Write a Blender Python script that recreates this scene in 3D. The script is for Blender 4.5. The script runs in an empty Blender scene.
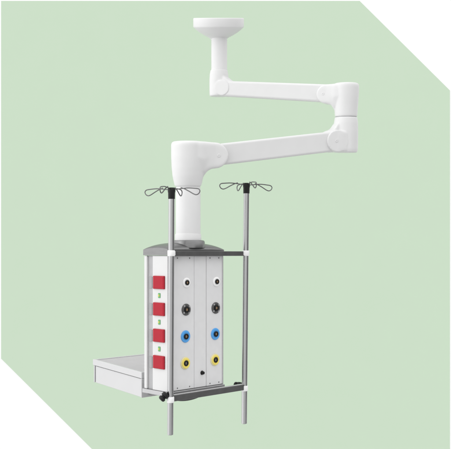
import bpy, bmesh, math
from mathutils import Vector, Matrix

# ------------------------------------------------------------------ set-up
S = bpy.context.scene
COL = S.collection
F = 850.0            # focal length in photograph pixels
CX, HY = 225.5, 254.0  # principal column, horizon row
ZC = 1.45            # lens height

def at(px, py, d):
    return Vector(((px - CX) * d / F, d, ZC + (HY - py) * d / F))

def px2m(d):
    return d / F

# ------------------------------------------------------------------ materials
def principled(name, col, rough=0.5, metal=0.0, spec=0.5, coat=0.0, var=0.03, scale=30.0, bump=0.0, bscale=400.0, rvar=0.08, stretch=None):
    m = bpy.data.materials.new(name)
    m.use_nodes = True
    nt = m.node_tree
    b = nt.nodes['Principled BSDF']
    b.inputs['Metallic'].default_value = metal
    b.inputs['Specular IOR Level'].default_value = spec
    b.inputs['Coat Weight'].default_value = coat
    tc = nt.nodes.new('ShaderNodeTexCoord')
    src = tc.outputs['Object']
    if stretch:
        mp = nt.nodes.new('ShaderNodeMapping')
        mp.inputs['Scale'].default_value = stretch
        nt.links.new(src, mp.inputs['Vector'])
        src = mp.outputs['Vector']
    n = nt.nodes.new('ShaderNodeTexNoise')
    n.inputs['Scale'].default_value = scale
    n.inputs['Detail'].default_value = 4
    nt.links.new(src, n.inputs['Vector'])
    r = nt.nodes.new('ShaderNodeValToRGB')
    r.color_ramp.elements[0].position = 0.3
    r.color_ramp.elements[1].position = 0.7
    r.color_ramp.elements[0].color = tuple(c * (1 - var) for c in col) + (1,)
    r.color_ramp.elements[1].color = tuple(min(1, c * (1 + var)) for c in col) + (1,)
    nt.links.new(n.outputs['Fac'], r.inputs['Fac'])
    nt.links.new(r.outputs['Color'], b.inputs['Base Color'])
    mr = nt.nodes.new('ShaderNodeMapRange')
    mr.inputs['To Min'].default_value = max(0.02, rough - rvar)
    mr.inputs['To Max'].default_value = min(1, rough + rvar)
    nt.links.new(n.outputs['Fac'], mr.inputs['Value'])
    nt.links.new(mr.outputs['Result'], b.inputs['Roughness'])
    if bump > 0:
        n2 = nt.nodes.new('ShaderNodeTexNoise')
        n2.inputs['Scale'].default_value = bscale
        nt.links.new(src, n2.inputs['Vector'])
        bp = nt.nodes.new('ShaderNodeBump')
        bp.inputs['Strength'].default_value = bump
        bp.inputs['Distance'].default_value = 0.001
        nt.links.new(n2.outputs['Fac'], bp.inputs['Height'])
        nt.links.new(bp.outputs['Normal'], b.inputs['Normal'])
    return m

M = {
    'white':   principled('white_powder_coat', (0.66, 0.66, 0.66), 0.42, spec=0.4, var=0.012, scale=14, bump=0.05, bscale=500),
    'arm':     principled('white_arm_coat', (0.65, 0.65, 0.65), 0.45, spec=0.4, var=0.012, scale=14, bump=0.05, bscale=500),
    'panel':   principled('light_grey_panel', (0.66, 0.66, 0.665), 0.42, spec=0.35, var=0.02, scale=20, bump=0.05),
    'wpanel':  principled('white_socket_panel', (0.61, 0.61, 0.61), 0.4, spec=0.3, var=0.012, scale=14, bump=0.05),
    'alu':     principled('satin_aluminium', (0.55, 0.55, 0.555), 0.36, metal=0.85, var=0.04, scale=12, stretch=(8, 8, 1)),
    'groove':  principled('grey_channel', (0.36, 0.36, 0.365), 0.5, metal=0.2, var=0.06, scale=25),
    'chrome':  principled('polished_steel', (0.40, 0.40, 0.405), 0.20, metal=1.0, var=0.03, scale=18, stretch=(12, 12, 1), rvar=0.05),
    'wire':    principled('steel_wire', (0.15, 0.15, 0.15), 0.3, metal=1.0, var=0.06),
    'dark':    principled('dark_grey_metal', (0.20, 0.20, 0.20), 0.32, metal=0.9, var=0.06, scale=18, stretch=(1, 1, 4)),
    'rail':    principled('anodised_rail', (0.10, 0.10, 0.10), 0.38, metal=0.5, var=0.08, scale=18),
    'studrefl':    principled('stud_reflection_grey', (0.29, 0.29, 0.295), 0.5, var=0.05),
    'foot':    principled('foot_aluminium', (0.40, 0.40, 0.405), 0.4, metal=0.8, var=0.05, scale=12),
    'black':   principled('black_plastic', (0.009, 0.009, 0.009), 0.42, spec=0.25, var=0.2),
    'bring':   principled('black_outlet_ring', (0.07, 0.07, 0.07), 0.45, spec=0.45, var=0.25, scale=120),
    'red':     principled('red_socket_plastic', (0.37, 0.012, 0.026), 0.42, spec=0.18, var=0.05),
    'redin':   principled('red_socket_insert', (0.37, 0.009, 0.023), 0.42, spec=0.18, var=0.05),
    'green':   principled('green_terminal', (0.10, 0.36, 0.12), 0.4, var=0.1),
    'yelpin':  principled('yellow_terminal', (0.72, 0.58, 0.10), 0.4, var=0.1),
    'blue':    principled('blue_outlet_ring', (0.075, 0.33, 0.72), 0.38, var=0.06),
    'yellow':  principled('yellow_outlet_ring', (0.80, 0.66, 0.13), 0.38, var=0.06),
    'paley':   principled('pale_yellow_collar', (0.70, 0.64, 0.36), 0.4, var=0.04),
    'wring':   principled('white_outlet_ring', (0.83, 0.83, 0.83), 0.35, var=0.02),
    'brass':   principled('dull_brass', (0.30, 0.20, 0.12), 0.4, metal=0.7, var=0.2),
    'clamp':   principled('white_clamp_plastic', (0.80, 0.80, 0.80), 0.4, var=0.02),
    'tray':    principled('grey_tray_top', (0.44, 0.43, 0.44), 0.75, spec=0.12, var=0.03, scale=9),
    'shelf':   principled('pale_grey_shelf', (0.52, 0.52, 0.525), 0.45, spec=0.4, var=0.015, scale=9, bump=0.05),
    'mint':    principled('mint_backdrop_paint', (0.535, 0.655, 0.512), 0.9, spec=0.0, var=0.004, scale=3),
    'wall':    principled('white_wall_paint', (0.90, 0.90, 0.90), 0.9, spec=0.0, var=0.004, scale=3),
}

# ------------------------------------------------------------------ object helpers
WORLD = {}

def finish(o, bevel=0.0, seg=3):
    me = o.data
    for p in me.polygons:
        p.use_smooth = True
    me.set_sharp_from_angle(angle=math.radians(38))
    if bevel > 0:
        bv = o.modifiers.new('bevel', 'BEVEL')
        bv.width = bevel
        bv.segments = seg
        bv.limit_method = 'ANGLE'
        bv.angle_limit = math.radians(38)
        bv.harden_normals = True

def place(o, parent, mw):
    COL.objects.link(o)
    if parent is not None:
        o.parent = parent
        o.matrix_local = WORLD[parent.name].inverted() @ mw
    else:
        o.matrix_world = mw
    WORLD[o.name] = mw.copy()

def obj(name, bm, mat, parent=None, mw=None, bevel=0.0, seg=3, center=True, label=None):
    """Link bm as one mesh object; mw is the world matrix its vertices live in."""
    bmesh.ops.recalc_face_normals(bm, faces=bm.faces[:])
    mw = Matrix.Identity(4) if mw is None else mw
    if center and bm.verts:
        c = Vector((0, 0, 0))
        for v in bm.verts:
            c += v.co
        c /= len(bm.verts)
        bmesh.ops.translate(bm, verts=bm.verts[:], vec=-c)
        mw = mw @ Matrix.Translation(c)
    me = bpy.data.meshes.new(name)
    bm.to_mesh(me)
    bm.free()
    me.materials.append(M[mat])
    o = bpy.data.objects.new(name, me)
    place(o, parent, mw)
    finish(o, bevel, seg)
    if label:
        o['label'] = label
    return o

def copy_to(o, parent, mw, mat=None):
    c = o.copy()
    if mat:
        c.data = o.data.copy()
        c.data.materials[0] = M[mat]
    place(c, parent, mw)
    return c

def box(bm, lo, hi):
    vs = [bm.verts.new((x, y, z)) for x in (lo[0], hi[0]) for y in (lo[1], hi[1]) for z in (lo[2], hi[2])]
    for f in ((0, 1, 3, 2), (4, 6, 7, 5), (0, 4, 5, 1), (2, 3, 7, 6), (0, 2, 6, 4), (1, 5, 7, 3)):
        bm.faces.new([vs[i] for i in f])

def lathe(bm, prof, n=64, cap=True):
    rings = []
    for r, z in prof:
        rings.append([bm.verts.new((r * math.cos(2 * math.pi * i / n), r * math.sin(2 * math.pi * i / n), z)) for i in range(n)])
    for a, b in zip(rings, rings[1:]):
        for i in range(n):
            j = (i + 1) % n
            bm.faces.new((a[i], a[j], b[j], b[i]))
    if cap:
        bm.faces.new(rings[0][::-1])
        bm.faces.new(rings[-1])

def prism(bm, pts, y0, y1):
    """Extrude an x-z outline along y."""
    a = [bm.verts.new((x, y0, z)) for x, z in pts]
    b = [bm.verts.new((x, y1, z)) for x, z in pts]
    bm.faces.new(a)
    bm.faces.new(b[::-1])
    n = len(pts)
    for i in range(n):
        j = (i + 1) % n
        bm.faces.new((a[i], b[i], b[j], a[j]))

def tube(bm, path, r, n=10):
    path = [Vector(p) for p in path]
    rings = []
    up = Vector((0, 0, 1))
    prev = None
    for i, p in enumerate(path):
        t = (path[min(i + 1, len(path) - 1)] - path[max(i - 1, 0)]).normalized()
        if prev is None:
            side = t.cross(up)
            if side.length < 1e-4:
                side = t.cross(Vector((1, 0, 0)))
        else:
            side = prev - t * prev.dot(t)
        side.normalize()
        prev = side
        w = side.cross(t).normalized()
        rings.append([bm.verts.new(p + side * (r * math.cos(2 * math.pi * k / n)) + w * (r * math.sin(2 * math.pi * k / n))) for k in range(n)])
    for a, b in zip(rings, rings[1:]):
        for k in range(n):
            j = (k + 1) % n
            bm.faces.new((a[k], a[j], b[j], b[k]))
    bm.faces.new(rings[0][::-1])
    bm.faces.new(rings[-1])

def spline(pts, per=8):
    """Catmull-Rom through pts."""
    pts = [Vector(p) for p in pts]
    P = [pts[0] * 2 - pts[1]] + pts + [pts[-1] * 2 - pts[-2]]
    out = []
    for i in range(1, len(P) - 2):
        a, b, c, d = P[i - 1], P[i], P[i + 1], P[i + 2]
        for k in range(per):
            t = k / per
            out.append(0.5 * ((2 * b) + (c - a) * t + (2 * a - 5 * b + 4 * c - d) * t * t + (3 * b - a - 3 * c + d) * t ** 3))
    out.append(pts[-1])
    return out

def frame(o, ax, ay, az):
    m = Matrix.Identity(4)
    for i, a in enumerate((ax, ay, az)):
        for k in range(3):
            m[k][i] = a[k]
    for k in range(3):
        m[k][3] = o[k]
    return m

def blend(o, voxel, it):
    """Fuse the overlapping shells of a cast joint into one flowing skin."""
    o.modifiers.clear()
    rm = o.modifiers.new('fuse', 'REMESH')
    rm.mode = 'VOXEL'
    rm.voxel_size = voxel
    rm.use_smooth_shade = True
    sm = o.modifiers.new('soften', 'SMOOTH')
    sm.factor = 0.5
    sm.iterations = it

# ------------------------------------------------------------------ the setting
def board(name, pts_px, d, thick, mat):
    bm = bmesh.new()
    pts = [at(x, y, d) for x, y in pts_px]
    prism(bm, [(p.x, p.z) for p in pts], d, d + thick)
    o = obj(name, bm, mat)
    o['kind'] = 'structure'
    return o

DW = 9.0
board('backdrop', [(1.1, 1.1), (359.6, 1.1), (449.9, 90.6), (449.9, 449.6), (92.6, 449.6), (1.1, 358.6)], DW, 0.003, 'mint')
bm = bmesh.new()
box(bm, (-6.5, DW + 0.003, ZC - 8), (6.5, DW + 0.10, ZC + 9))
w = obj('wall', bm, 'wall')
w['kind'] = 'structure'

# ------------------------------------------------------------------ ceiling pendant
# plan of the outlet column: the two poles stand on one line, the rails run between them
P1 = at(170.6, HY, 5.10)
P2 = at(245.4, HY, 5.555)
u = (P2 - P1).normalized()                       # along the outlet face, away from the lens
v = Vector((-u.y, u.x, 0))                       # into the column
Zv = Vector((0, 0, 1))
RL = (P2 - P1).length

def hit(px, o, direction):
    """Distance along o + t*direction (plan) where the sight line of column px meets it."""
    k = (px - CX) / F
    return (k * o.y - o.x) / (direction.x - k * direction.y)

A = P1 + u * 0.008 + v * 0.034                   # near corner of the column
FL = hit(223.0, A, u)                            # front length
SL = hit(144.3, A, v)                            # side length
ZT = ZC - 0.010                                  # panel top
ZB = at(172, 392.6, A.y).z                       # panel bottom

pend = bpy.data.objects.new('ceiling_pendant', None)
ctr = A + u * FL / 2 + v * SL / 2
place(pend, None, Matrix.Translation((ctr.x, ctr.y, ZB - 0.06)))
pend['label'] = 'white jointed ceiling pendant with grey outlet column, red sockets and a drawer shelf'
pend['category'] = 'medical pendant'

FRONT = frame(A, u, Zv, -v)                      # x along face, y up, z outwards
SIDE = frame(A + v * SL, -v, Zv, -u)

def on_front(px, py):
    t = hit(px, A, u)
    d = (A + u * t).y
    return t, ZC + (HY - py) * d / F - A.z

def on_side(px, py):
    t = hit(px, A, v)
    d = (A + v * t).y
    return SL - t, ZC + (HY - py) * d / F - A.z

def rx(deg):
    return Matrix.Rotation(math.radians(deg), 4, 'X')

# --- ceiling flange and drop tube
D_M = 5.96
s = px2m(D_M)
c = at(218.6, 27.6, D_M)
bm = bmesh.new()
prof = [(2, 9.0), (20, 9.0), (24.6, 9.0), (25.1, 8.6), (25.3, 7.9), (25.3, 0.9), (25.1, 0.2), (24.4, -0.5), (22.4, -2.4), (18.6, -5.2), (14.5, -7.6), (11.2, -9.2), (9.2, -10.4), (8.2, -11.6), (7.2, -12.6)]
lathe(bm, [(r * s, z * s) for r, z in prof[::-1]], 96)
obj('ceiling_flange', bm, 'white', pend, Matrix.Translation(c) @ rx(15), center=False)
c = at(219.2, 70, D_M)
bm = bmesh.new()
lathe(bm, [(8.05 * s, -4 * s), (8.05 * s, 0.2 * s), (7.9 * s, 0.3 * s), (7.9 * s, 36 * s)], 72)
obj('drop_tube', bm, 'white', pend, Matrix.Translation(c), center=False)

def superring(x, zt, zb, t, tb=0.0, n=40, e=0.22):
    """Rounded-rectangle section of a lug at station x."""
    out = []
    for i in range(n):
        a = 2 * math.pi * i / n
        c, q = math.cos(a), math.sin(a)
        w = t * (1 - tb * max(0.0, -math.copysign(abs(q) ** e, q)) ** 2)
        out.append((x, math.copysign(abs(c) ** e, c) * w, (zt + zb) / 2 + math.copysign(abs(q) ** e, q) * (zt - zb) / 2))
    return out

def sweep_lug(stations, end=None, sg=1):
    """A cast lug swept through stations (x, top, bottom, half thickness), with a round end (centre x, z, radius)."""
    st = spline4([tuple(q) + (0.0,) * (5 - len(q)) for q in stations])
    rings = [superring(*q) for q in st]
    if end:
        cx, cz, r = end
        t = stations[-1][3]
        for k in range(1, 15):
            a = math.pi / 2 * k / 15
            h = r * math.cos(a)
            rings.append(superring(cx + r * math.sin(a), cz + h, cz - h, t))
    bm = bmesh.new()
    vr = [[bm.verts.new((sg * p[0], p[1], p[2])) for p in ring] for ring in rings]
    n = len(vr[0])
    for a, b in zip(vr, vr[1:]):
        for i in range(n):
            j = (i + 1) % n
            bm.faces.new((a[i], a[j], b[j], b[i]))
    bm.faces.new(vr[0][::-1])
    bm.faces.new(vr[-1])
    bmesh.ops.recalc_face_normals(bm, faces=bm.faces[:])
    return bm

def spline4(pts, per=5):
    P = [pts[0]] + list(pts) + [pts[-1]]
    out = []
    for i in range(1, len(P) - 2):
        for k in range(per):
            t = k / per
            out.append([0.5 * (2 * b + (c - a) * t + (2 * a - 5 * b + 4 * c - d) * t * t + (3 * b - a - 3 * c + d) * t ** 3)
                        for a, b, c, d in zip(P[i - 1], P[i], P[i + 1], P[i + 2])])
    out.append(list(pts[-1]))
    return out

def disc_lug(cx, cz, r, t):
    """A plain round boss across the arm."""
    bm = bmesh.new()
    prism(bm, [(cx + r * math.cos(2 * math.pi * i / 64), cz + r * math.sin(2 * math.pi * i / 64)) for i in range(64)], -t, t)
    bmesh.ops.recalc_face_normals(bm, faces=bm.faces[:])
    return bm

def joint(name, mat, px, py, d, prof, tilt, lugs, az, dot=None, voxel=0.0034, it=10, pz=0.0):
    """A cast joint: a turned body and lugs along azimuth az, fused; everything in pixels about (px, py)."""
    s = px2m(d)
    mw = Matrix.Translation(at(px, py - pz, d)) @ rx(tilt) @ Matrix.Translation((0, 0, -pz * s))
    bm = bmesh.new()
    lathe(bm, [(r, z) for r, z in prof], 72)
    bmesh.ops.recalc_face_normals(bm, faces=bm.faces[:])
    R = Matrix.Rotation(az, 4, 'Z')
    for b2 in lugs:
        b2.transform(R)
        me = bpy.data.meshes.new('tmp')
        b2.to_mesh(me)
        b2.free()
        bm.from_mesh(me)
        bpy.data.meshes.remove(me)
    bm.transform(Matrix.Scale(s, 4))
    o = obj(name, bm, mat, pend, mw, center=False)
    blend(o, voxel, it)
    if dot:
        x, z, r, t = dot
        bm = bmesh.new()
        lathe(bm, [(r * s, -0.006), (r * s, 0.0012), (r * s * 0.88, 0.0022), (r * s * 0.45, 0.0022), (r * s * 0.4, 0.0008)], 32)
        m2 = mw @ R @ Matrix.Translation((x * s, -t * s, z * s)) @ rx(90)
        obj('pivot_cap', bm, 'arm', o, m2, center=False)
    return o

# azimuths of the two arms in plan
D_H, D_E = 5.35, 5.62
pH, pE, pM = at(188, HY, D_H), at(346, HY, D_E), at(219, HY, D_M)
az_low = math.atan2(pE.y - pH.y, pE.x - pH.x)
az_up_l = math.atan2(pE.y - pM.y, pE.x - pM.x)

joint('mount_joint', 'white', 219.0, 84, D_M,
      [(8.8, -12.2), (9.4, -11.4), (9.6, -6), (9.6, 4), (9.3, 9), (8.7, 12.6), (8.2, 14)], 5,
      [disc_lug(7.0, -4.6, 7.7, 9.8),
       sweep_lug([(0, 8.4, -11.8, 7.0), (6, 7.6, -11.8, 7.2), (9.5, 5.8, -11.6, 7.4), (12, 3.6, -10, 7.5), (17, 1.2, -9, 7.6)])], az_up_l, it=11, pz=14)
joint('elbow_joint', 'white', 346.0, 99, D_E,
      [(10.9, -18.0), (11.2, -17.2), (11.6, -10), (12.3, 2), (12.6, 11.5), (12.3, 13.7), (11.2, 15.1), (6, 15.5)], 5,
      [sweep_lug([(2, 14.4, -10, 11.6, 0.5), (8, 14.4, -11.5, 11.3, 0.55), (10.5, 14.4, -12.0, 10.9, 0.5), (12, 14.4, -9.4, 10.5, 0.3), (14.0, 14.3, -6.4, 10.1, 0.12), (18.4, 14.2, -4.9, 9.5)], (18.6, 4.7, 9.7), -1)],
      az_up_l, (-21.4, 4.6, 1.4, 9.4), it=26, pz=-18)
joint('elbow_joint', 'white', 346.0, 135, D_E,
      [(10.6, -17.5), (11.6, -16.8), (12.2, -14), (12.2, 4), (11.9, 12), (11.3, 17.0), (10.9, 17.6)], 5,
      [sweep_lug([(2, 13, -16.8, 6.8), (8, 12.6, -16.6, 7.0), (11.5, 10.8, -16.4, 7.3), (13.5, 7.8, -16, 7.6), (16, 5.4, -14, 7.9), (19.5, 4.0, -10, 8.1), (22.5, 2.6, -8, 8.2)], None, -1),
       disc_lug(-13.4, -6.6, 10.7, 12.3),
       sweep_lug([(-6, 3.4, -16.6, 10.0), (3, 3.6, -16.9, 12.0), (8, 3.9, -17.1, 12.5), (13.2, 4.0, -17.2, 12.5)], None, -1)],
      az_low, (-14.6, -6.4, 1.6, 12.4), it=9, pz=18)
joint('head_joint', 'white', 188.0, 163, D_H,
      [(13.0, -23.6), (13.5, -22.2), (14.4, -18.5), (15.5, -13), (16.3, -5), (16.7, 5), (16.7, 17.5), (16.3, 19.6), (14.6, 21.0), (9, 21.6)], 5,
      [sweep_lug([(2, 21.0, -8, 15.6, 0.5), (10, 21.0, -12, 15.2, 0.55), (14.5, 20.9, -14.0, 14.2, 0.6), (16.2, 20.8, -11.5, 13.6, 0.4), (18.5, 20.6, -8.4, 13.0, 0.2), (22, 20.3, -6.4, 12.2, 0.06), (26.2, 20.1, -5.7, 11.4)], (26.2, 7.2, 12.9))],
      az_low, (29.0, 7.0, 1.9, 11.4), voxel=0.0036, it=34, pz=-23.5)
# dark seam between the two elbow castings
s = px2m(D_E)
bm = bmesh.new()
lathe(bm, [(10.5 * s, -1.5 * s), (10.5 * s, 1.5 * s)], 64)
obj('swivel_ring', bm, 'groove', pend, Matrix.Translation(at(346, 117.2, D_E)) @ rx(5), center=False)

def arm(name, a, b, ha, hb, ta, tb, mat, roll):
    """Box arm from point a to b with half heights ha, hb and half thicknesses ta, tb."""
    ex = (b - a)
    L = ex.length
    ex.normalize()
    ey = Vector((-ex.y, ex.x, 0)).normalized()
    ez = ex.cross(ey)
    bm = bmesh.new()
    rings = []
    for x, h, t in ((0, ha, ta), (L, hb, tb)):
        ring = []
        for y, z in ((-1, -1), (1, -1), (1, 1), (-1, 1)):
            ring.append(bm.verts.new((x, y * t, z * h)))
        rings.append(ring)
    bm.faces.new(rings[0][::-1])
    bm.faces.new(rings[1])
    for i in range(4):
        j = (i + 1) % 4
        bm.faces.new((rings[0][i], rings[0][j], rings[1][j], rings[1][i]))
    # the box section is rolled a little so its upper face shows, as in the photograph
    mw = frame(a, ex, ey, ez) @ rx(roll)
    return obj(name, bm, mat, pend, mw, bevel=0.016, seg=4, center=False)

arm('lower_arm', at(219, 154.8, 5.40), at(337, 141.2, 5.605), 0.0675, 0.0655, 0.050, 0.050, 'arm', 4)
arm('upper_arm', at(222, 88.8, 5.94), at(332, 94.0, 5.66), 0.0520, 0.0585, 0.044, 0.046, 'arm', 6)

# --- column tube
s = px2m(D_H)
bm = bmesh.new()
lathe(bm, [(12.35 * s, -2 * s), (12.35 * s, 46 * s), (12.0 * s, 46.6 * s), (12.0 * s, 60 * s)], 80)
ct = obj('column_tube', bm, 'white', pend, Matrix.Translation(at(188.2, 234, D_H)), center=False)
bm = bmesh.new()
lathe(bm, [(12.5 * s, -8 * s), (13.1 * s, -7.6 * s), (13.1 * s, -0.6 * s), (12.7 * s, 0.1 * s), (12.3 * s, 0.1 * s)], 80)
obj('collar', bm, 'white', ct, Matrix.Translation(at(188.2, 234, D_H)), center=False)

# --- domed top cover with its base ring
bm = bmesh.new()
NU, NV = 48, 32
ov = 0.005
top = []
def dome(a, b):
    a = min(1, abs(a)); b = min(1, abs(b))
    return max(0.0, 1 - a ** 2.4) ** 0.42 * max(0.0, 1 - b ** 2.4) ** 0.5
grid = []
for i in range(NU + 1):
    row = []
    for j in range(NV + 1):
        # ease the grid so that it is dense at the rim
        a = math.sin((i / NU * 2 - 1) * math.pi / 2)
        b = math.sin((j / NV * 2 - 1) * math.pi / 2)
        x = FL / 2 + a * (FL / 2 + ov)
        y = SL / 2 + b * (SL / 2 + ov)
        row.append(bm.verts.new((x, y, 0.026 + 0.046 * dome(a, b))))
    grid.append(row)
for i in range(NU):
    for j in range(NV):
        bm.faces.new((grid[i][j], grid[i + 1][j], grid[i + 1][j + 1], grid[i][j + 1]))
rim = [grid[i][0] for i in range(NU)] + [grid[NU][j] for j in range(NV)] + [grid[i][NV] for i in range(NU, 0, -1)] + [grid[0][j] for j in range(NV, 0, -1)]
low = [bm.verts.new((p.co.x, p.co.y, -0.008)) for p in rim]
for i in range(len(rim)):
    j = (i + 1) % len(rim)
    bm.faces.new((rim[i], low[i], low[j], rim[j]))
bm.faces.new(low)
TOPM = frame(Vector((A.x, A.y, ZC)), u, v, Zv)
tcov = obj('top_cover', bm, 'dark', pend, TOPM, center=False)
bm = bmesh.new()
lathe(bm, [(16.6 * s, -0.034), (16.4 * s, 0.004), (15.6 * s, 0.012), (14.2 * s, 0.014), (12.6 * s, 0.014)], 64)
obj('base_ring', bm, 'dark', tcov, Matrix.Translation(at(188.4, 242.6, D_H)), center=False)

# --- column carcass and its panels
H = ZT - ZB
def fbox(name, mat, x0, x1, y0, y1, z0, z1, mw, parent=pend, bevel=0.0, label=None):
    bm = bmesh.new()
    box(bm, (x0, y0, z0), (x1, y1, z1))
    return obj(name, bm, mat, parent, mw, bevel=bevel, label=label)

y0, y1 = ZB - A.z, ZT - A.z
fbox('column_core', 'groove', 0.010, FL - 0.008, y0, y1, -SL + 0.008, -0.010, FRONT)
# front: three flat panels with fine gaps
edges = [hit(p, A, u) for p in (172.5, 194.3, 206.4, 222.2)]
panels = []
for k in range(3):
    g = 0.0013
    p = fbox('front_panel', 'panel', edges[k] + g, edges[k + 1] - g, y0 + 0.004, y1 - 0.003, -0.012, 0.0 if k != 1 else -0.0012, FRONT, bevel=0.002)
    panels.append(p)
# screws at the heads and feet of the two outer panels
bm = bmesh.new()
lathe(bm, [(0.0042, -0.003), (0.0042, 0.001), (0.003, 0.0018), (0.0014, 0.0018), (0.0012, 0.0006)], 16)
scr = None
for k in (0, 2):
    wdt = edges[k + 1] - edges[k]
    for fx in (0.22, 0.78):
        for yy in (y0 + 0.018, y1 - 0.016):
            mw = FRONT @ Matrix.Translation((edges[k] + wdt * fx, yy, 0.0))
            if scr is None:
                scr = obj('screw', bm, 'dark', panels[k], mw, center=False)
            else:
                copy_to(scr, panels[k], mw)
# side: rounded rear profile, channel, white socket panel
sx = lambda px: on_side(px, 300)[0]
def rounded_profile(name, mat, x0, x1, z0, z1, bev):
    return fbox(name, mat, x0, x1, y0 + 0.001, y1 - 0.001, z0, z1, SIDE, bevel=bev)
rounded_profile('corner_profile', 'wpanel', 0.0, sx(147.2), -0.03, 0.003, 0.006)
rounded_profile('cable_channel', 'groove', sx(147.5), sx(152.3), -0.02, -0.008, 0.002)
sp = fbox('socket_panel', 'wpanel', sx(152.6), sx(167.4), y0 + 0.002, y1 - 0.002, -0.02, 0.0, SIDE, bevel=0.002)
rounded_profile('corner_profile', 'alu', sx(167.6), SL + 0.001, -0.012, 0.002, 0.006)
bm = bmesh.new()
box(bm, (FL - 0.007, y0 + 0.001, -0.03), (FL + 0.004, y1 - 0.001, 0.001))
obj('corner_profile', bm, 'alu', pend, FRONT, bevel=0.004)
bm = bmesh.new()
box(bm, (0.012, y0 + 0.001, -SL - 0.002), (FL + 0.002, y1 - 0.001, -SL + 0.0075))
obj('back_panel', bm, 'panel', pend, FRONT, bevel=0.003)
# darker blocks in the channel, standing in for reflections beside each socket
for yc in (282.5, 309.2, 335.6, 362.2):
    x, y = on_side(150, yc)
    fbox('channel_reflection', 'studrefl', sx(148.4), sx(151.4), y - 0.036, y + 0.036, -0.0075, -0.0045, SIDE, bevel=0.001)

# --- red power sockets and earth terminals
sock = None
for yc in (282.5, 309.2, 335.6, 362.2):
    x, y = on_side(159.4, yc)
    mw = SIDE @ Matrix.Translation((x, y, 0.0))
    hw = 0.5 * (sx(165.0) - sx(153.9))
    hh = 0.0400
    if sock is None:
        bm = bmesh.new()
        box(bm, (-hw, -hh, -0.004), (hw, hh, 0.010))
        sock = obj('power_socket', bm, 'red', pend, mw, bevel=0.004, center=False)
        bm = bmesh.new()
        box(bm, (-hw * 0.80, -hh * 0.80, 0.0099), (hw * 0.80, hh * 0.80, 0.0110))
        face = obj('socket_face', bm, 'redin', sock, mw, bevel=0.002, center=False)
    else:
        c2 = copy_to(sock, pend, mw)
        copy_to(face, c2, mw)
term = None
for yc in (295.6, 322.2, 349.0):
    x, y = on_side(159.4, yc)
    mw = SIDE @ Matrix.Translation((x, y, 0.0))
    if term is None:
        bm = bmesh.new()
        box(bm, (-0.0105, -0.0150, -0.003), (0.0105, 0.0150, 0.004))
        term = obj('earth_terminal', bm, 'green', pend, mw, bevel=0.004, center=False)
        bm = bmesh.new()
        lathe(bm, [(0.0064, 0.001), (0.0064, 0.0048), (0.0055, 0.0056), (0.003, 0.0056), (0.0028, 0.003)], 20)
        pin = obj('terminal_pin', bm, 'yelpin', term, mw, center=False)
    else:
        c2 = copy_to(term, pend, mw)
        copy_to(pin, c2, mw)

# --- gas outlets
def outlet(px, py, kind):
    x, y = on_front(px, py)
    mw = FRONT @ Matrix.Translation((x, y, 0.0))
    R = {'white': 0.031, 'black': 0.0365, 'blue': 0.0375, 'yellow': 0.0385}[kind]
    ringmat = {'white': 'wring', 'black': 'bring', 'blue': 'blue', 'yellow': 'paley'}[kind]
    bm = bmesh.new()
    lathe(bm, [(R, -0.003), (R, 0.003), (R - 0.003, 0.006), (R * 0.66, 0.007), (R * 0.60, 0.005)], 48)
    o = obj('gas_outlet', bm, ringmat, pend, mw, center=False)
    if kind == 'yellow':
        bm = bmesh.new()
        lathe(bm, [(R * 0.82, 0.004), (R * 0.82, 0.0085), (R * 0.78, 0.0100), (R * 0.56, 0.0100), (R * 0.52, 0.008)], 48)
        obj('coloured_ring', bm, 'yellow', o, mw, center=False)
    bm = bmesh.new()
    rc = {'white': 0.0155, 'black': 0.0185, 'blue': 0.0175, 'yellow': 0.0175}[kind]
    lathe(bm, [(rc, 0.002), (rc, 0.0115), (rc - 0.002, 0.0135), (rc * 0.55, 0.0135), (rc * 0.5, 0.008)], 40)
    obj('port', bm, 'black', o, mw, center=False)
    bm = bmesh.new()
    rp = rc * 0.46
    lathe(bm, [(rp, 0.006), (rp, 0.0105), (rp * 0.7, 0.0115)], 24)
    obj('nozzle', bm, 'brass' if kind != 'yellow' else 'dark', o, mw, center=False)
    if kind == 'black':
        for a in (40, 130, 220, 310):
            bm = bmesh.new()
            lathe(bm, [(0.0062, 0.004), (0.0062, 0.0085), (0.0045, 0.0095)], 16)
            aa = math.radians(a)
            obj('stud', bm, 'studrefl', o, mw @ Matrix.Translation((0.0292 * math.cos(aa), 0.0292 * math.sin(aa), 0)), center=False)
    return o

for pts in (((186.4, 282.7), (216.3, 281.7)), ((186.0, 309.7), (215.6, 308.0)), ((185.4, 336.5), (215.2, 334.0)), ((185.2, 363.2), (214.8, 359.8))):
    kind = ('white', 'black', 'blue', 'yellow')[[282.7, 309.7, 336.5, 363.2].index(pts[0][1])]
    for p in pts:
        outlet(p[0], p[1], kind)
x, y = on_front(202.1, 372.8)
bm = bmesh.new()
lathe(bm, [(0.0135, -0.006), (0.0135, 0.003), (0.010, 0.006), (0.0095, 0.016), (0.008, 0.018)], 32)
obj('push_button', bm, 'black', pend, FRONT @ Matrix.Translation((x, y, -0.002)), center=False)

# --- rails between the poles and the foot of the column
def rail(name, z0, z1, mat, t=0.007):
    bm = bmesh.new()
    box(bm, (-0.004, -t, z0), (RL + 0.004, t, z1))
    return obj(name, bm, mat, pend, frame(Vector((P1.x, P1.y, 0)), u, v, Zv), bevel=0.003)
rail('equipment_rail', ZC - 0.013, ZC + 0.017, 'rail', 0.007)
zr = at(170.6, 399.6, 5.10).z
rail('equipment_rail', zr - 0.014, zr + 0.022, 'rail', 0.008)
bm = bmesh.new()
box(bm, (0.02, -0.0075, zr + 0.0225), (RL - 0.02, 0.0078, zr + 0.0285))
obj('rail_cap', bm, 'alu', pend, frame(Vector((P1.x, P1.y, 0)), u, v, Zv), bevel=0.002)
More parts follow.
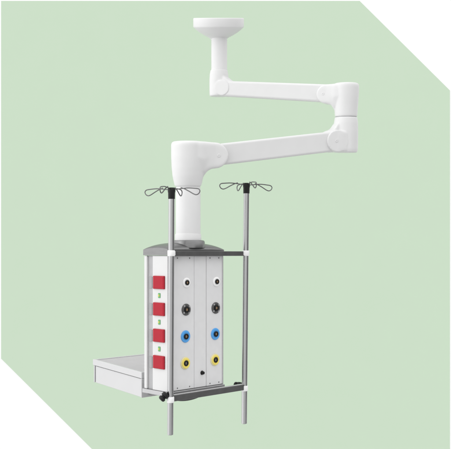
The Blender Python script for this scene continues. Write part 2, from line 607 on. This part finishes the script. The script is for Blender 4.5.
# aluminium foot plate and the dark cover under it
bm = bmesh.new()
box(bm, (-0.010, -0.010, ZB - 0.026), (FL + 0.008, SL + 0.010, ZB + 0.001))
ft = obj('foot_plate', bm, 'foot', pend, TOPM @ Matrix.Translation((0, 0, -ZC)), bevel=0.004)
bm = bmesh.new()
pts = [(0.015 + 0.305 * k / 40, -0.045 * max(0.0, math.sin(math.pi * (k / 40) ** 1.0)) ** 0.45) for k in range(41)]
prism(bm, pts, 0.002, 0.075)
obj('foot_cover', bm, 'rail', ft, frame(Vector((A.x, A.y, ZB - 0.024)), u, v, Zv), bevel=0.0)
# spacers that carry the rails on the column
for z in (ZC + 0.002, zr + 0.004):
    for xs in (0.06, FL - 0.05):
        bm = bmesh.new()
        box(bm, (xs, -0.030, z - 0.008), (xs + 0.03, 0.004, z + 0.008))
        obj('rail_bracket', bm, 'dark', pend, frame(Vector((A.x, A.y, 0)), u, v, Zv), bevel=0.001)

# --- drawer shelf on the back of the column
S0 = at(141.6, HY, 5.345)
S1 = at(92.8, HY, 6.01)
e1 = (S1 - S0)
SHL = e1.length
e1.normalize()
SHM = frame(Vector((S0.x, S0.y, 0)), e1, u, Zv)      # x along the drawer front, y to the back
zt = at(141.6, 372.4, 5.345).z
zb = at(141.6, 398.0, 5.345).z
SHD = 0.50
def sbox(bm, lo, hi):
    box(bm, lo, hi)
def shelf_obj(name, bm, mat, parent, bevel):
    bm.transform(SHM)
    return obj(name, bm, mat, parent, None, bevel=bevel)
zl = zt - 0.040
bm = bmesh.new()
box(bm, (0, 0, zb), (0.012, SHD, zl - 0.0005))
sh = shelf_obj('equipment_shelf', bm, 'shelf', pend, 0.003)
bm = bmesh.new()
box(bm, (SHL - 0.024, 0.004, zb), (SHL - 0.008, SHD, zl - 0.0005))
shelf_obj('side_wall', bm, 'alu', sh, 0.003)
bm = bmesh.new()
box(bm, (0.012, SHD - 0.012, zb + 0.003), (SHL - 0.024, SHD - 0.001, zl - 0.0005))
shelf_obj('back_wall', bm, 'shelf', sh, 0.002)
bm = bmesh.new()                                     # tray top: one sheet with an upstand all round
x0, x1, yy0, yy1, rw, rd = 0, SHL, 0, SHD, 0.018, 0.009
outer = [(x0, yy0), (x1, yy0), (x1, yy1), (x0, yy1)]
inner = [(x0 + rw, yy0 + rw), (x1 - rw, yy0 + rw), (x1 - rw, yy1 - rw), (x0 + rw, yy1 - rw)]
o1 = [bm.verts.new((x, y, zl)) for x, y in outer]
o2 = [bm.verts.new((x, y, zt)) for x, y in outer]
i1 = [bm.verts.new((x, y, zt)) for x, y in inner]
i2 = [bm.verts.new((x, y, zt - rd)) for x, y in inner]
bm.faces.new(o1)
bm.faces.new(i2)
for i in range(4):
    j = (i + 1) % 4
    bm.faces.new((o1[i], o1[j], o2[j], o2[i]))
    bm.faces.new((o2[i], o2[j], i1[j], i1[i]))
    bm.faces.new((i1[i], i1[j], i2[j], i2[i]))
shelf_obj('tray_top', bm, 'shelf', sh, 0.003)
bm = bmesh.new()                                     # grey mat lying in the tray
box(bm, (x0 + rw + 0.002, yy0 + rw + 0.002, zt - rd + 0.0005), (x1 - rw - 0.002, yy1 - rw - 0.002, zt - rd + 0.003))
shelf_obj('tray_mat', bm, 'tray', sh, 0.0)
bm = bmesh.new()                                     # drawer: front board and box
box(bm, (0.014, 0.006, zb + 0.001), (SHL - 0.040, 0.024, zl - 0.004))
dr = shelf_obj('drawer', bm, 'shelf', sh, 0.003)
# bracket to the column
bm = bmesh.new()
box(bm, (-0.034, 0.05, zb + 0.02), (0.002, 0.34, zb + 0.10))
bm.transform(SHM)
obj('shelf_bracket', bm, 'dark', pend, None, bevel=0.002)

# ------------------------------------------------------------------ drip poles
def clamp_bm(r, h):
    bm = bmesh.new()
    lathe(bm, [(r * 0.93, -h), (r, -h * 0.82), (r, h * 0.82), (r * 0.93, h)], 40)
    box(bm, (-r * 0.2, -0.006, -h * 0.7), (r * 1.25, 0.010, h * 0.7))
    return bm

def drip_pole(P, d, py_cap, py_end, xt, xb, az, spread, label, knob, py_rail):
    sc = px2m(d)
    root = bpy.data.objects.new('drip_pole', None)
    bot = at(xb, py_end, d)
    place(root, None, Matrix.Translation(bot))
    root['label'] = label
    root['category'] = 'drip pole'
    root['group'] = 'drip poles clamped to the pendant rails'
    topp = at(xt, py_cap, d)
    ax = (topp - bot)
    L = ax.length
    ax.normalize()
    ey = ax.cross(Vector((1, 0, 0))).normalized()
    ex = ey.cross(ax)
    mw = frame(bot, ex, ey, ax)
    bm = bmesh.new()
    R = 0.0183
    lathe(bm, [(R - 0.002, 0), (R, 0.002), (R, L - 0.02)], 40)
    obj('pole', bm, 'chrome', root, mw, center=False)
    bm = bmesh.new()
    lathe(bm, [(0.0195, L - 0.068), (0.0205, L - 0.066), (0.0212, L - 0.030), (0.0228, L - 0.026), (0.0232, L - 0.004), (0.021, L), (0.008, L + 0.001)], 40)
    cap = obj('cap', bm, 'black', root, mw, center=False)
    for k, (a, rr) in enumerate(zip((0, 90, 180, 270), spread)):
        q = math.radians(az + a)
        dx, dy = math.cos(q), math.sin(q)
        shape = [(0.004, -0.010), (0.03, -0.006), (0.085, 0.000), (0.128, -0.003), (0.149, -0.007), (0.157, -0.019), (0.151, -0.034), (0.138, -0.041), (0.122, -0.036), (0.096, -0.019), (0.068, -0.003), (0.052, 0.003)]
        pts = spline([(x * dx * rr, x * dy * rr, z + (0.004 if k % 2 else 0)) for x, z in shape], 6)
        bm = bmesh.new()
        tube(bm, pts, 0.0034, 8)
        obj('hook', bm, 'wire', root, mw @ Matrix.Translation((0, 0, L - 0.004)), center=False)
    # rail clamps with a screw knob on the lower one
    angu = math.atan2(u.y, u.x)
    for i, pr in enumerate((py_rail[0], py_rail[1])):
        zc = at(xt, pr, d).z
        t = (zc - bot.z) / ax.z
        cm = Matrix.Translation(bot + ax * t) @ Matrix.Rotation(angu if P is P1 else angu + math.pi, 4, 'Z')
        cl = obj('rail_clamp', clamp_bm(0.0225, 0.0175), 'clamp', root, cm, center=False)
        if i == 1:
            kd = Matrix.Translation(bot + ax * t + Vector((0, 0, knob[2]))) @ Matrix.Rotation(knob[0], 4, 'Z') @ Matrix.Rotation(knob[1], 4, 'Y')
            bm = bmesh.new()
            lathe(bm, [(0.006, 0.012), (0.006, 0.030), (0.018, 0.031), (0.023, 0.036), (0.023, 0.052), (0.016, 0.056), (0.015, 0.060), (0.021, 0.064), (0.021, 0.076), (0.014, 0.082)], 24)
            obj('clamp_knob', bm, 'black', cl, kd, center=False)
    return root

drip_pole(P1, 5.10, 187.8, 434.8, 171.6, 170.3, 158, (1.14, 1.0, 1.18, 0.95),
          'chrome drip pole with wire hooks rising past the column corner beside the red sockets',
          (math.radians(200), math.radians(132), 0.056), (253.3, 399.6))
drip_pole(P2, 5.555, 183.2, 423.6, 246.5, 244.2, 22, (1.17, 1.02, 1.20, 1.02),
          'chrome drip pole with wire hooks standing clear of the column on the rail ends',
          (math.radians(140), math.radians(90), 0.013), (253.3, 388.2))

# ------------------------------------------------------------------ light
wd = bpy.data.worlds.new('World')
S.world = wd
wd.use_nodes = True
nt = wd.node_tree
bg = nt.nodes['Background']
tc = nt.nodes.new('ShaderNodeTexCoord')
sep = nt.nodes.new('ShaderNodeSeparateXYZ')
nt.links.new(tc.outputs['Generated'], sep.inputs[0])
def mth(op, a, b=None):
    n = nt.nodes.new('ShaderNodeMath')
    n.operation = op
    for i, q in enumerate((a, b)):
        if q is None:
            continue
        if isinstance(q, (int, float)):
            n.inputs[i].default_value = q
        else:
            nt.links.new(q, n.inputs[i])
    return n.outputs[0]
X, Y, Z = sep.outputs['X'], sep.outputs['Y'], sep.outputs['Z']
gx = mth('MULTIPLY', X, -0.18)
gz = mth('MULTIPLY', Z, 0.50)
side = mth('MULTIPLY', mth('MULTIPLY', X, X), 0.55)         # world brightened towards both sides, in place of softboxes
tot = mth('ADD', mth('ADD', mth('ADD', gx, gz), side), 0.80)
def ramp(val, a, b):
    n = nt.nodes.new('ShaderNodeMapRange')
    n.interpolation_type = 'SMOOTHSTEP'
    n.inputs['From Min'].default_value = a
    n.inputs['From Max'].default_value = b
    nt.links.new(val, n.inputs['Value'])
    return n.outputs['Result']
# dark band added to the world on one side, for the steel to mirror
dark_band = mth('MULTIPLY', ramp(X, 0.66, 0.80), mth('SUBTRACT', 1.0, ramp(mth('ABSOLUTE', Z), 0.16, 0.34)))
tot = mth('MULTIPLY', tot, mth('SUBTRACT', 1.0, mth('MULTIPLY', dark_band, 0.82)))
tot = mth('MAXIMUM', tot, 0.05)
comb = nt.nodes.new('ShaderNodeCombineColor')
for i in range(3):
    nt.links.new(tot, comb.inputs[i])
nt.links.new(comb.outputs[0], bg.inputs['Color'])
bg.inputs['Strength'].default_value = 1.275

ld = bpy.data.lights.new('softbox', 'AREA')
ld.shape = 'RECTANGLE'
ld.size, ld.size_y = 1.2, 1.8
ld.energy = 3
ld.spread = math.radians(100)
lo = bpy.data.objects.new('softbox', ld)
COL.objects.link(lo)
lo.location = (-3.4, 3.6, ZC + 1.6)
lo.rotation_euler = (Vector((0.4, 5.0, ZC + 0.1)) - lo.location).to_track_quat('-Z', 'Y').to_euler()

# ------------------------------------------------------------------ camera and render settings
cd = bpy.data.cameras.new('Camera')
cam = bpy.data.objects.new('Camera', cd)
COL.objects.link(cam)
cam.location = (0, 0, ZC)
cam.rotation_euler = (math.radians(90), 0, 0)
cd.sensor_width = 36
cd.lens = 36 * F / 451.0
cd.shift_y = (HY - 224.6) / 451.0
cd.clip_end = 200
S.camera = cam
S.view_settings.view_transform = 'Standard'
S.view_settings.look = 'None'
S.view_settings.exposure = 0
S.view_settings.gamma = 1
S.cycles.max_bounces = 8
